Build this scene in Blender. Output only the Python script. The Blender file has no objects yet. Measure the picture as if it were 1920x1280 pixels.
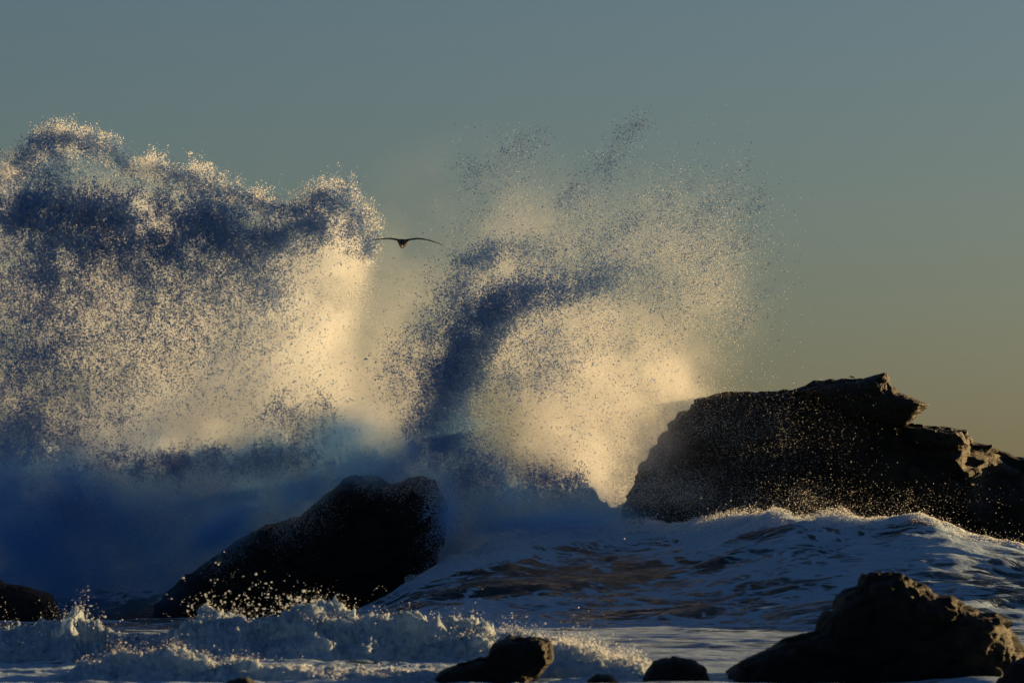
import bpy, math, random
import numpy as np
from mathutils import Vector

# ------------------------------------------------------------------ camera, sky, sun, exposure
scene = bpy.context.scene
COL = scene.collection
PI = math.pi
CAM_H = 2.0                      # eye height over the still water, metres
TILT = math.radians(2.15)
K = 36.0 / 180.0 / 1920.0        # tangent per photo pixel

cam_d = bpy.data.cameras.new('camera')
cam = bpy.data.objects.new('camera', cam_d)
COL.objects.link(cam)
cam.location = (0, 0, CAM_H)
cam.rotation_euler = (PI / 2 + TILT, 0, 0)
cam_d.lens = 180
cam_d.sensor_width = 36
cam_d.clip_start = 0.5
cam_d.clip_end = 30000
cam_d.dof.use_dof = True
cam_d.dof.focus_distance = 118
cam_d.dof.aperture_fstop = 3.2
scene.camera = cam

SUN_EL = math.radians(7.5)
SUN_AZ = math.radians(52)        # clockwise from the view direction (+Y)
sun_dir = Vector((math.sin(SUN_AZ) * math.cos(SUN_EL), math.cos(SUN_AZ) * math.cos(SUN_EL), math.sin(SUN_EL)))

world = bpy.data.worlds.new('World')
scene.world = world
world.use_nodes = True
wn, wl = world.node_tree.nodes, world.node_tree.links
wn.clear()
w_out = wn.new('ShaderNodeOutputWorld')
w_bg = wn.new('ShaderNodeBackground')
w_sky = wn.new('ShaderNodeTexSky')
w_sky.sky_type = 'NISHITA'
w_sky.sun_disc = False
w_sky.sun_elevation = SUN_EL
w_sky.sun_rotation = SUN_AZ
w_sky.altitude = 0
w_sky.air_density = 1.0
w_sky.dust_density = 1.0
w_sky.ozone_density = 3.0
w_hsv = wn.new('ShaderNodeHueSaturation')
w_hsv.inputs['Saturation'].default_value = 1.0
w_hsv.inputs['Value'].default_value = 1.0
wl.new(w_sky.outputs[0], w_hsv.inputs['Color'])
w_tint = wn.new('ShaderNodeMix'); w_tint.data_type = 'RGBA'; w_tint.blend_type = 'MULTIPLY'
w_tint.inputs['Factor'].default_value = 1.0
w_tint.inputs['B'].default_value = (0.61, 0.642, 0.71, 1)
wl.new(w_hsv.outputs[0], w_tint.inputs['A'])
wl.new(w_tint.outputs['Result'], w_bg.inputs['Color'])
w_bg.inputs['Strength'].default_value = 0.05
wl.new(w_bg.outputs[0], w_out.inputs['Surface'])

sun_l = bpy.data.lights.new('sun', 'SUN')
sun_l.energy = 4.5
sun_l.angle = math.radians(0.55)
sun_l.color = (1.0, 0.65, 0.265)
sun_o = bpy.data.objects.new('sun', sun_l)
COL.objects.link(sun_o)
sun_o.rotation_euler = sun_dir.to_track_quat('Z', 'Y').to_euler()
sun_o.location = sun_dir * 400

scene.view_settings.view_transform = 'Standard'
scene.view_settings.look = 'None'
scene.view_settings.gamma = 1
scene.view_settings.exposure = 0.85
scene.view_settings.use_curve_mapping = False
scene.render.engine = 'CYCLES'
cy = scene.cycles
cy.use_denoising = True
cy.denoiser = 'OPENIMAGEDENOISE'
cy.denoising_input_passes = 'RGB_ALBEDO_NORMAL'
cy.denoising_prefilter = 'ACCURATE'
cy.max_bounces = 7
cy.diffuse_bounces = 3
cy.glossy_bounces = 3
cy.transmission_bounces = 4
cy.volume_bounces = 5
cy.transparent_max_bounces = 8
cy.volume_step_rate = 1.0
cy.volume_max_steps = 512
cy.sample_clamp_indirect = 1.2
cy.caustics_reflective = False
cy.caustics_refractive = False

# ------------------------------------------------------------------ helpers
rng = np.random.default_rng(7)
random.seed(7)
CT, ST = math.cos(TILT), math.sin(TILT)


def W(px, py, Y):
    """World point seen at photo pixel (px, py) at the distance Y (arrays allowed)."""
    u = (np.asarray(px, float) - 960.0) * K
    v = (640.0 - np.asarray(py, float)) * K
    t = Y / (CT - v * ST)
    return u * t, t * (CT - v * ST), CAM_H + t * (ST + v * CT)


def WV(px, py, Y):
    x, y, z = W(px, py, Y)
    return Vector((float(x), float(y), float(z)))


_T = np.random.default_rng(11).random(1 << 16).astype(np.float32) * 2 - 1


def _h(ix, iy, iz):
    h = (ix * 73856093) ^ (iy * 19349663) ^ (iz * 83492791)
    h = (h ^ (h >> 13)) * 1274126177
    return _T[(h ^ (h >> 16)) & 0xFFFF]


def noise3(x, y, z):
    """Smooth value noise in -1..1."""
    x = np.asarray(x, np.float32); y = np.asarray(y, np.float32); z = np.asarray(z, np.float32)
    x, y, z = np.broadcast_arrays(x, y, z)
    fx, fy, fz = np.floor(x), np.floor(y), np.floor(z)
    ix, iy, iz = fx.astype(np.int64), fy.astype(np.int64), fz.astype(np.int64)
    tx, ty, tz = x - fx, y - fy, z - fz
    tx = tx * tx * tx * (tx * (tx * 6 - 15) + 10)
    ty = ty * ty * ty * (ty * (ty * 6 - 15) + 10)
    tz = tz * tz * tz * (tz * (tz * 6 - 15) + 10)
    r = 0
    for dz in (0, 1):
        wz = tz if dz else 1 - tz
        for dy in (0, 1):
            wy = ty if dy else 1 - ty
            a = _h(ix, iy + dy, iz + dz)
            b = _h(ix + 1, iy + dy, iz + dz)
            r = r + wz * wy * (a + (b - a) * tx)
    return r


def fbm(x, y, z, oct=4, gain=0.5, lac=2.03):
    s, a, n = 0, 1.0, 0.0
    for i in range(oct):
        s = s + a * noise3(x + 17.3 * i, y - 9.1 * i, z + 5.7 * i)
        n += a
        a *= gain
        x, y, z = x * lac, y * lac, z * lac
    return s / n * 1.6


def ridged(x, y, z, oct=4, gain=0.5):
    s, a, n = 0, 1.0, 0.0
    for i in range(oct):
        s = s + a * (1 - 2 * np.abs(noise3(x + 7.7 * i, y + 3.1 * i, z - 4.9 * i)))
        n += a
        a *= gain
        x, y, z = x * 2.1, y * 2.1, z * 2.1
    return s / n


def worley(x, y, z, second=False):
    """F1 (and a random value of the nearest cell)."""
    x = np.asarray(x, np.float32); y = np.asarray(y, np.float32); z = np.asarray(z, np.float32)
    x, y, z = np.broadcast_arrays(x, y, z)
    ix, iy, iz = np.floor(x).astype(np.int64), np.floor(y).astype(np.int64), np.floor(z).astype(np.int64)
    best = np.full(x.shape, 9.0, np.float32)
    val = np.zeros(x.shape, np.float32)
    for dx in (-1, 0, 1):
        for dy in (-1, 0, 1):
            for dz in (-1, 0, 1):
                cx, cyy, cz = ix + dx, iy + dy, iz + dz
                px = cx + 0.5 + 0.45 * _h(cx, cyy, cz)
                py = cyy + 0.5 + 0.45 * _h(cx + 101, cyy + 57, cz)
                pz = cz + 0.5 + 0.45 * _h(cx, cyy + 203, cz + 77)
                d = (px - x) ** 2 + (py - y) ** 2 + (pz - z) ** 2
                m = d < best
                best = np.where(m, d, best)
                val = np.where(m, _h(cx + 31, cyy + 91, cz + 13), val)
    return np.sqrt(best), val


def sstep(a, b, x):
    t = np.clip((np.asarray(x, float) - a) / (b - a), 0, 1)
    return t * t * (3 - 2 * t)


def tag(o, label=None, cat=None, group=None, kind=None):
    if label: o['label'] = label
    if cat: o['category'] = cat
    if group: o['group'] = group
    if kind: o['kind'] = kind
    return o


def link(name, me, mat=None, parent=None):
    o = bpy.data.objects.new(name, me)
    COL.objects.link(o)
    if mat: me.materials.append(mat)
    if parent is not None: o.parent = parent
    return o


def np_mesh(name, co, faces, smooth=True):
    """Mesh from an (n,3) array and an (m,k) index array, k = 3 or 4."""
    me = bpy.data.meshes.new(name)
    co = np.ascontiguousarray(co, np.float32)
    faces = np.ascontiguousarray(faces, np.int32)
    m, k = faces.shape
    me.vertices.add(len(co))
    me.vertices.foreach_set('co', co.ravel())
    me.loops.add(m * k)
    me.loops.foreach_set('vertex_index', faces.ravel())
    me.polygons.add(m)
    me.polygons.foreach_set('loop_start', np.arange(0, m * k, k, dtype=np.int32))
    me.polygons.foreach_set('loop_total', np.full(m, k, np.int32))
    me.update(calc_edges=True)
    me.polygons.foreach_set('use_smooth', np.full(m, smooth, bool))
    return me


def grid_faces(nu, nv, wrap=False):
    """Quads of a grid whose vertex index is j*nu+i."""
    i = np.arange(nu if wrap else nu - 1)
    j = np.arange(nv - 1)
    I, J = np.meshgrid(i, j)
    I2 = (I + 1) % nu
    return np.stack([J * nu + I, J * nu + I2, (J + 1) * nu + I2, (J + 1) * nu + I], -1).reshape(-1, 4)


def fattr(me, name, arr):
    a = me.attributes.new(name, 'FLOAT', 'POINT')
    a.data.foreach_set('value', np.ascontiguousarray(arr, np.float32).ravel())


class NT:
    """Small node-building aid."""
    def __init__(self, name):
        self.m = bpy.data.materials.new(name)
        self.m.use_nodes = True
        self.t = self.m.node_tree
        self.t.nodes.clear()
        self.out = self.n('OutputMaterial')

    def n(self, kind, **kw):
        nd = self.t.nodes.new('ShaderNode' + kind)
        for k, v in kw.items():
            if k.startswith('i_'):
                nd.inputs[k[2:].replace('_', ' ')].default_value = v
            else:
                setattr(nd, k, v)
        return nd

    def l(self, a, b):
        self.t.links.new(a, b)

    def math(self, op, a, b=None, clamp=False):
        nd = self.n('Math', operation=op, use_clamp=clamp)
        for i, s in enumerate((a, b)):
            if s is None: continue
            if isinstance(s, (int, float)): nd.inputs[i].default_value = s
            else: self.l(s, nd.inputs[i])
        return nd.outputs[0]

    def ramp(self, fac, stops):
        r = self.n('ValToRGB')
        el = r.color_ramp.elements
        while len(el) < len(stops): el.new(0.5)
        for e, (p, c) in zip(el, stops):
            e.position = p
            e.color = c if len(c) == 4 else (*c, 1)
        self.l(fac, r.inputs[0])
        return r.outputs[0]

    def noise(self, scale, detail=5, rough=0.55, vec=None, dist=0.0):
        nd = self.n('TexNoise')
        nd.inputs['Scale'].default_value = scale
        nd.inputs['Detail'].default_value = detail
        nd.inputs['Roughness'].default_value = rough
        nd.inputs['Distortion'].default_value = dist
        if vec is not None: self.l(vec, nd.inputs['Vector'])
        return nd.outputs['Fac']


# ------------------------------------------------------------------ materials
def rock_material(name, base, tint):
    t = NT(name)
    geo = t.n('NewGeometry')
    pos = geo.outputs['Position']
    big = t.noise(0.9, 4, 0.6, pos)
    fine = t.noise(9, 8, 0.7, pos)
    c = t.ramp(big, [(0.3, tuple(b * 0.55 for b in base)), (0.62, base), (0.8, tint)])
    mp = t.n('Mapping'); mp.inputs['Scale'].default_value = (1.0, 1.0, 4.5); mp.inputs['Rotation'].default_value = (0.0, 0.25, 0)
    t.l(pos, mp.inputs['Vector'])
    strata = t.noise(2.2, 7, 0.65, mp.outputs[0])
    h = t.math('ADD', t.math('MULTIPLY', strata, 0.7), t.math('MULTIPLY', fine, 0.45))
    bmp = t.n('Bump'); bmp.inputs['Strength'].default_value = 1.0; bmp.inputs['Distance'].default_value = 0.16
    t.l(h, bmp.inputs['Height'])
    b = t.n('BsdfPrincipled')
    t.l(c, b.inputs['Base Color'])
    rr = t.n('MapRange'); rr.inputs[3].default_value = 0.42; rr.inputs[4].default_value = 0.8
    t.l(fine, rr.inputs[0]); t.l(rr.outputs[0], b.inputs['Roughness'])
    b.inputs['Specular IOR Level'].default_value = 0.3
    t.l(bmp.outputs[0], b.inputs['Normal'])
    t.l(b.outputs[0], t.out.inputs['Surface'])
    return t.m


M_ROCK = rock_material('headland_stone', (0.032, 0.025, 0.018), (0.085, 0.06, 0.034))
M_WET = rock_material('wet_black_stone', (0.013, 0.011, 0.009), (0.03, 0.023, 0.016))


def spray_material(name, col, trans_col, trans):
    t = NT(name)
    d = t.n('BsdfDiffuse'); d.inputs['Color'].default_value = (*col, 1)
    tr = t.n('BsdfTranslucent'); tr.inputs['Color'].default_value = (*trans_col, 1)
    mx = t.n('MixShader'); mx.inputs[0].default_value = trans
    t.l(d.outputs[0], mx.inputs[1]); t.l(tr.outputs[0], mx.inputs[2])
    t.l(mx.outputs[0], t.out.inputs['Surface'])
    return t.m


M_FINE = spray_material('fine_spray', (0.76, 0.85, 0.95), (0.9, 0.9, 0.88), 0.55)  # slight blue tint in the diffuse colour deepens shaded flakes
M_LUMP = spray_material('water_lumps', (0.27, 0.45, 0.74), (0.5, 0.62, 0.75), 0.10)  # base colour holds the blue of the shaded side


def foam_material():
    t = NT('sea_foam')
    geo = t.n('NewGeometry')
    n1 = t.noise(7, 6, 0.65, geo.outputs['Position'])
    n2 = t.noise(38, 4, 0.6, geo.outputs['Position'])
    h = t.math('ADD', n1, t.math('MULTIPLY', n2, 0.35))
    bmp = t.n('Bump'); bmp.inputs['Strength'].default_value = 0.9; bmp.inputs['Distance'].default_value = 0.06
    t.l(h, bmp.inputs['Height'])
    c = t.ramp(n1, [(0.3, (0.30, 0.49, 0.70)), (0.6, (0.70, 0.83, 0.96))])  # bluish base carries part of the blue cast of shaded foam
    d = t.n('BsdfPrincipled'); t.l(c, d.inputs['Base Color'])
    d.inputs['Roughness'].default_value = 0.7
    d.inputs['Subsurface Weight'].default_value = 0.5
    d.inputs['Subsurface Radius'].default_value = (1.0, 1.0, 1.0)
    d.inputs['Subsurface Scale'].default_value = 0.08
    t.l(bmp.outputs[0], d.inputs['Normal'])
    tr = t.n('BsdfTranslucent'); t.l(c, tr.inputs['Color']); t.l(bmp.outputs[0], tr.inputs['Normal'])
    mx = t.n('MixShader'); mx.inputs[0].default_value = 0.45
    t.l(d.outputs[0], mx.inputs[1]); t.l(tr.outputs[0], mx.inputs[2])
    t.l(mx.outputs[0], t.out.inputs['Surface'])
    return t.m


M_FOAM = foam_material()


def water_material():
    t = NT('sea_water')
    geo = t.n('NewGeometry')
    pos = geo.outputs['Position']
    fa = t.n('Attribute', attribute_name='foam')
    foam = fa.outputs['Fac']
    # veins and films of foam drawn out up the face of the swell
    mp = t.n('Mapping'); mp.inputs['Scale'].default_value = (0.30, 0.85, 0.85); mp.inputs['Rotation'].default_value = (0, 0, math.radians(-20))
    t.l(pos, mp.inputs['Vector'])
    warp = t.n('TexNoise'); warp.inputs['Scale'].default_value = 0.9; warp.inputs['Detail'].default_value = 4
    t.l(mp.outputs[0], warp.inputs['Vector'])
    add = t.n('VectorMath', operation='MULTIPLY_ADD')
    t.l(warp.outputs['Color'], add.inputs[0]); add.inputs[1].default_value = (1.5, 1.5, 1.5); t.l(mp.outputs[0], add.inputs[2])
    vor = t.n('TexVoronoi', feature='DISTANCE_TO_EDGE'); vor.inputs['Scale'].default_value = 1.7
    t.l(add.outputs[0], vor.inputs['Vector'])
    vor2 = t.n('TexVoronoi', feature='DISTANCE_TO_EDGE'); vor2.inputs['Scale'].default_value = 4.6
    t.l(add.outputs[0], vor2.inputs['Vector'])
    web = t.math('SUBTRACT', 1.0, t.math('MULTIPLY', vor.outputs['Distance'], 7.0, True), True)
    web2 = t.math('SUBTRACT', 1.0, t.math('MULTIPLY', vor2.outputs['Distance'], 5.5, True), True)
    web = t.math('ADD', t.math('MULTIPLY', web, 0.6), t.math('MULTIPLY', web2, 0.4))
    n1 = t.noise(1.7, 7, 0.62, add.outputs[0])
    n2 = t.noise(11, 5, 0.65, add.outputs[0])
    v = t.math('ADD', t.math('MULTIPLY', web, 0.46), t.math('ADD', t.math('MULTIPLY', n1, 0.62), t.math('MULTIPLY', n2, 0.26)))
    v = t.math('ADD', v, t.math('MULTIPLY', t.math('SUBTRACT', foam, 0.5), 0.9))
    mask = t.ramp(v, [(0.48, (0.02, 0.02, 0.02)), (0.56, (0.28, 0.28, 0.28)), (0.66, (0.95, 0.95, 0.95))])
    wv1 = t.noise(3.0, 6, 0.6, add.outputs[0])
    wv2 = t.noise(14.0, 4, 0.55, pos)
    h = t.math('ADD', wv1, t.math('MULTIPLY', wv2, 0.22))
    bmp = t.n('Bump'); bmp.inputs['Strength'].default_value = 0.9; bmp.inputs['Distance'].default_value = 0.24
    t.l(h, bmp.inputs['Height'])
    wat = t.n('BsdfPrincipled')
    wat.inputs['Base Color'].default_value = (0.022, 0.034, 0.042, 1)
    wat.inputs['Roughness'].default_value = 0.14
    wat.inputs['IOR'].default_value = 1.33
    t.l(bmp.outputs[0], wat.inputs['Normal'])
    fo = t.n('BsdfPrincipled')
    fo.inputs['Base Color'].default_value = (0.42, 0.60, 0.80, 1)  # foam tinted blue, adding to the skylight blue in shade
    fo.inputs['Roughness'].default_value = 0.8
    bm2 = t.n('Bump'); bm2.inputs['Strength'].default_value = 0.8; bm2.inputs['Distance'].default_value = 0.08
    t.l(t.math('ADD', n2, v), bm2.inputs['Height']); t.l(bm2.outputs[0], fo.inputs['Normal'])
    mx = t.n('MixShader')
    t.l(mask, mx.inputs[0]); t.l(wat.outputs[0], mx.inputs[1]); t.l(fo.outputs[0], mx.inputs[2])
    t.l(mx.outputs[0], t.out.inputs['Surface'])
    return t.m


M_WATER = water_material()


def feather_material():
    t = NT('dark_plumage')
    geo = t.n('NewGeometry')
    n1 = t.noise(30, 4, 0.6, geo.outputs['Position'])
    c = t.ramp(n1, [(0.3, (0.03, 0.027, 0.026)), (0.7, (0.09, 0.075, 0.06))])
    b = t.n('BsdfPrincipled'); t.l(c, b.inputs['Base Color']); b.inputs['Roughness'].default_value = 0.7
    t.l(b.outputs[0], t.out.inputs['Surface'])
    return t.m


M_BIRD = feather_material()
t_ = NT('horn_beak')
b_ = t_.n('BsdfPrincipled'); b_.inputs['Base Color'].default_value = (0.3, 0.16, 0.05, 1); b_.inputs['Roughness'].default_value = 0.45
t_.l(b_.outputs[0], t_.out.inputs['Surface'])
M_BEAK = t_.m

# ------------------------------------------------------------------ sea
# crest line of the breaking swell: photo column -> photo row of the crest
CREST = np.array([(-600, 1178), (300, 1170), (640, 1150), (730, 1115), (790, 1082), (850, 1046), (950, 1010), (1080, 996), (1200, 990), (1300, 984),
                  (1380, 965), (1460, 952), (1540, 966), (1640, 971), (1700, 966), (1760, 975), (1830, 998), (1920, 1018), (2100, 1040), (2600, 1120), (3400, 1178)], float)
YC = 117.0
cx_, _, cz_ = W(CREST[:, 0], CREST[:, 1], YC)


def crest_h(x):
    return np.maximum(np.interp(x, cx_, cz_), 0)


def sea_height(x, y):
    """Height of the water surface and the amount of foam on it."""
    yc = YC + 1.3 * np.sin(x * 0.23 + 1.1) + 0.7 * np.sin(x * 0.61)
    H = crest_h(x) - 0.12
    t = yc - y
    front = 11.5
    f = np.clip(1 - t / front, 0, 1)
    prof = np.where(t > 0, f ** 1.55 * (0.75 + 0.25 * f), np.exp(-(t / 3.2) ** 2))
    z = H * prof
    onface = sstep(-1.5, 1.0, t) * sstep(front + 1, front - 3, t) * np.clip(H, 0, 1)
    # the wave that breaks against the rocks: churned white water behind them, its wall added to block low sun
    wall = np.interp(x, [-30, -15, -3.5, -1.2, 1.0, 2.6, 3.8, 6.0], [0.5, 3.3, 3.5, 3.4, 2.9, 2.3, 1.4, 0.0]) * (0.95 + 0.16 * fbm(x * 0.45, 0 * x + 3, 0 * x + 41, 3))
    yw = 125.2 + 0.8 * np.sin(x * 0.4)
    tw = yw - y
    pw = np.where(tw > 0, sstep(6.0, 0.0, tw) ** 0.8, np.exp(-(tw / 2.2) ** 2))
    churn = 0.50 * (0.45 - np.abs(fbm(x * 0.6, y * 0.6, 0 * x + 21, 4, 0.65))) + 0.30 * fbm(x * 2.1, y * 2.1, 0 * x + 25, 3, 0.65)
    zw = wall * pw * (1 + 0.55 * churn)
    onwall = np.clip(wall * pw, 0, 1) * (y > 117.5)
    z = np.maximum(z, zw)
    # ripples drawn up the face obliquely, finer chop everywhere
    th = math.radians(20)
    c = y * np.cos(th) - x * np.sin(th)
    a = x * np.cos(th) + y * np.sin(th)
    wob = 0.5 * fbm(x * 0.35, y * 0.35, 0 * x + 6, 3)
    r1 = ridged(a * 0.13, c * 0.60 + wob, 0 * x + 1.7, 3, 0.55)
    r2 = ridged(a * 0.32 + 9, c * 1.7 + wob, 0 * x + 4.1, 3, 0.55)
    ch = fbm(x * 0.32 + 0.3 * y, y * 0.55, 0 * x + 3.0, 4)
    rid = ridged(x * 0.42 + 0.10 * y, y * 0.62 - 0.12 * x, 0 * x + 1.7, 4)
    near = np.exp(-np.maximum(y - 180, 0) / 300.0)
    z = z + (0.07 * ch + 0.06 * rid) * near + onface * (0.23 * r1 + 0.09 * r2)
    # foam: thick by the crest, thin on the face, all over the shallow foreground
    left = sstep(5.0, -1.0, x)
    band = np.exp(-np.maximum(t, 0) / (1.0 + 1.5 * left)) * sstep(-1.2, 0.2, t) * sstep(0.15, 0.9, H)
    band = band * (0.60 + 0.40 * sstep(9.3, 7.6, x))
    z = z + band * (0.16 * (0.5 - np.abs(fbm(x * 1.5, y * 1.5, 0 * x + 12, 4, 0.6))) + 0.10 * fbm(x * 0.8, y * 0.8, 0 * x + 15, 3))
    face = (0.54 + 0.30 * fbm(a * 0.2, c * 0.45, 0 * x + 8, 3) - 0.10 * r1) * sstep(-1, 0.5, t)
    fore = sstep(108, 101, y) * (0.60 + 0.22 * fbm(x * 0.3, y * 0.5, 0 * x + 2, 3))
    foam = np.maximum(np.maximum(band * 1.25, face), fore)
    surf = sstep(3.5, 0.0, x) * sstep(92, 86, y) * sstep(58, 64, y)
    z = z + surf * 0.14 * (0.42 - np.abs(fbm(x * 1.3, y * 0.9, 0 * x + 33, 5, 0.65)))
    foam = np.maximum(foam, surf * (0.62 + 0.4 * fbm(x * 0.5, y * 0.5, 0 * x + 35, 3)))
    foam = np.where(y > 121, 0.25, foam)
    foam = np.maximum(foam, onwall * (0.95 + 0.35 * churn))
    return z, np.clip(foam, 0, 1.3)


def axis(lo, hi, step, far_lo, far_hi, grow=1.35):
    c = list(np.arange(lo, hi + step * 0.5, step))
    s, v = step, c[-1]
    while v < far_hi:
        s *= grow; v += s; c.append(v)
    s, v, pre = step, c[0], []
    while v > far_lo:
        s *= grow; v -= s; pre.append(v)
    return np.array(pre[::-1] + c)


sx = axis(-14.5, 14.5, 0.105, -9000, 9000)
sy = axis(62, 127.5, 0.105, -400, 14000)
SX, SY = np.meshgrid(sx, sy)
sz, sf = sea_height(SX, SY)
sz = np.where((np.abs(SX) > 60) | (SY < 40) | (SY > 250), 0.0, sz)
sea_me = np_mesh('sea', np.stack([SX, SY, sz], -1).reshape(-1, 3), grid_faces(len(sx), len(sy)))
fattr(sea_me, 'foam', sf)
tag(link('sea', sea_me, M_WATER), kind='structure')

# ------------------------------------------------------------------ rocks
def rock_mesh(name, poly, Y, depth, nu=220, nv=110, amp=0.2, freq=1.0, power=0.55, seed=0, extra=None, strat=0.0, keep=0.6):
    """A rock whose outline is POLY (photo pixels at distance Y): its own depth, both sides rounded and craggy."""
    p = np.array(poly, float)
    X, _, Z = W(p[:, 0], p[:, 1], Y)
    X = np.append(X, X[0]); Z = np.append(Z, Z[0])
    seg = np.hypot(np.diff(X), np.diff(Z))
    s = np.concatenate([[0], np.cumsum(seg)])
    u = np.linspace(0, s[-1], nu, endpoint=False)
    ox, oz = np.interp(u, s, X), np.interp(u, s, Z)
    A = 0.5 * np.sum(X[:-1] * Z[1:] - X[1:] * Z[:-1])
    cx = np.sum((X[:-1] + X[1:]) * (X[:-1] * Z[1:] - X[1:] * Z[:-1])) / (6 * A)
    cz = np.sum((Z[:-1] + Z[1:]) * (X[:-1] * Z[1:] - X[1:] * Z[:-1])) / (6 * A)
    ph = np.linspace(0.012, PI - 0.012, nv)
    r = np.sin(ph) ** 0.75
    dy = -np.sign(np.cos(ph)) * np.abs(np.cos(ph)) ** power * depth
    vx = cx + (ox - cx)[None, :] * r[:, None]
    vz = cz + (oz - cz)[None, :] * r[:, None]
    vy = np.repeat((Y + dy)[:, None], nu, 1)
    co = np.stack([vx, vy, vz], -1).reshape(-1, 3)
    faces = grid_faces(nu, nv, wrap=True)
    capa = len(co); co = np.vstack([co, [[cx, Y - depth, cz], [cx, Y + depth, cz]]])
    i = np.arange(nu); i2 = (i + 1) % nu
    c0 = np.stack([np.full(nu, capa), i2, i, i], -1)
    # displacement along the outward direction
    d = co - np.array([cx, Y, cz])
    d[:, 1] *= (np.ptp(X) + np.ptp(Z)) * 0.25 / depth
    d /= np.linalg.norm(d, axis=1)[:, None] + 1e-6
    q = co * freq + seed * 13.7
    f1, cell = worley(q[:, 0] * 0.8, q[:, 1] * 0.8, q[:, 2] * 1.1)
    f2, cell2 = worley(q[:, 0] * 2.1, q[:, 1] * 2.1, q[:, 2] * 2.6)
    disp = amp * (0.9 * cell + 0.45 * cell2 - 0.5 * f1 + 0.55 * fbm(q[:, 0] * 1.3, q[:, 1] * 1.3, q[:, 2] * 1.3, 5) + 0.25 * ridged(q[:, 0] * 4, q[:, 1] * 4, q[:, 2] * 5, 3))
    if strat:
        lay = co[:, 2] * 1.0 + 0.28 * co[:, 0] + 0.25 * fbm(q[:, 0] * 0.5, q[:, 1] * 0.5, q[:, 2] * 0.5, 3)
        lay = lay * 2.6
        disp = disp + strat * (np.abs(lay - np.floor(lay) - 0.5) * 2 - 0.5)
    rim = np.ones(len(co))
    rim[:nu * nv] = np.repeat(1 - keep * np.exp(-((ph - PI / 2) / 0.14) ** 2), nu)   # keep the outline close to the traced one
    co = co + d * (disp * rim)[:, None]
    if extra is not None:
        co = extra(co)
    tri = np.stack([np.full(nu, capa), i, i2], -1)
    j = (nv - 1) * nu
    tri2 = np.stack([np.full(nu, capa + 1), j + i2, j + i], -1)
    me = bpy.data.meshes.new(name)
    allf = [tuple(f) for f in faces[:, ::-1]] + [tuple(f[::-1]) for f in tri] + [tuple(f[::-1]) for f in tri2]
    me.from_pydata([tuple(c) for c in co], [], allf)
    me.update()
    me.polygons.foreach_set('use_smooth', np.ones(len(me.polygons), bool))
    return me


# big headland on the right, running out of the frame
HEAD = [(1110, 1170), (1140, 1015), (1176, 935), (1198, 884), (1222, 845), (1255, 800), (1285, 772), (1302, 757), (1340, 748), (1400, 743), (1450, 746), (1490, 735),
        (1520, 726), (1560, 720), (1600, 718), (1636, 730), (1664, 775), (1680, 802), (1760, 806), (1800, 811), (1812, 832), (1850, 836), (1880, 846),
        (1920, 864), (1990, 900), (2080, 890), (2200, 940), (2320, 1010), (2380, 1170)]


def head_extra(co):
    # the recess beside the overhang: its left wall turns to the sun
    for px, py, rx, rz, dep in ((1672, 752, 0.42, 0.55, 0.9), (1640, 838, 0.30, 0.35, 0.35), (1850, 905, 0.5, 0.7, 0.6), (1895, 868, 0.45, 0.5, 0.45)):
        x0, _, z0 = W(px, py, 125.0)
        a = np.exp(-((co[:, 0] - x0) / rx) ** 2 - ((co[:, 2] - z0) / rz) ** 2)
        m = (co[:, 1] < 128)
        co[:, 1] += np.where(m, a * dep * np.where(co[:, 0] < x0, 1.0, 1.0), 0)
    # the near (left) end is a narrow fin, the body widens to the right
    f = 0.42 + 0.58 * sstep(3.0, 12.0, co[:, 0])
    co[:, 1] = 124.6 + 3.4 * sstep(3.0, 13.0, co[:, 0]) + (co[:, 1] - 128.0) * f
    return co


head_me = rock_mesh('headland_rock', HEAD, 128.0, 5.0, 380, 120, amp=0.22, freq=0.8, power=0.5, seed=1, strat=0.10, extra=head_extra)
head = link('headland_rock', head_me, M_ROCK)
tag(head, 'massive dark brown headland with a jutting beak of rock, behind the breaking wave', 'rock')

BEAK = [(1500, 733), (1530, 724), (1565, 720), (1600, 717), (1625, 708), (1640, 703), (1655, 700), (1664, 708), (1668, 722), (1682, 737), (1702, 744), (1722, 752), (1741, 760), (1722, 777),
        (1694, 797), (1668, 806), (1630, 800), (1580, 790), (1530, 770)]
bk = rock_mesh('overhanging_slab', BEAK, 124.2, 1.5, 200, 56, amp=0.06, freq=1.6, power=0.45, seed=4, strat=0.03, keep=1.0)
link('overhanging_slab', bk, M_ROCK, head)
LEDGE = [(1690, 800), (1730, 802), (1800, 810), (1813, 832), (1800, 850), (1740, 842), (1690, 828)]
link('ledge', rock_mesh('ledge', LEDGE, 124.2, 1.2, 120, 50, amp=0.07, freq=1.9, power=0.4, seed=6), M_ROCK, head)
for (px, py, w, h) in ((1495, 736, 9, 6), (1519, 724, 7, 6), (1531, 722, 13, 7), (1555, 720, 12, 7), (1580, 717, 10, 5), (1705, 800, 13, 8), (1722, 801, 12, 7), (1752, 804, 14, 5), (1778, 806, 9, 5)):
    rk = [(px - w, py + h), (px - w * 0.9, py - h * 0.4), (px - w * 0.3, py - h), (px + w * 0.7, py - h * 0.8), (px + w, py + h * 0.1), (px + w * 0.9, py + h)]
    link('stone', rock_mesh('stone', rk, 124.6, 0.12, 24, 14, amp=0.02, freq=6, seed=px), M_ROCK, head)

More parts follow.
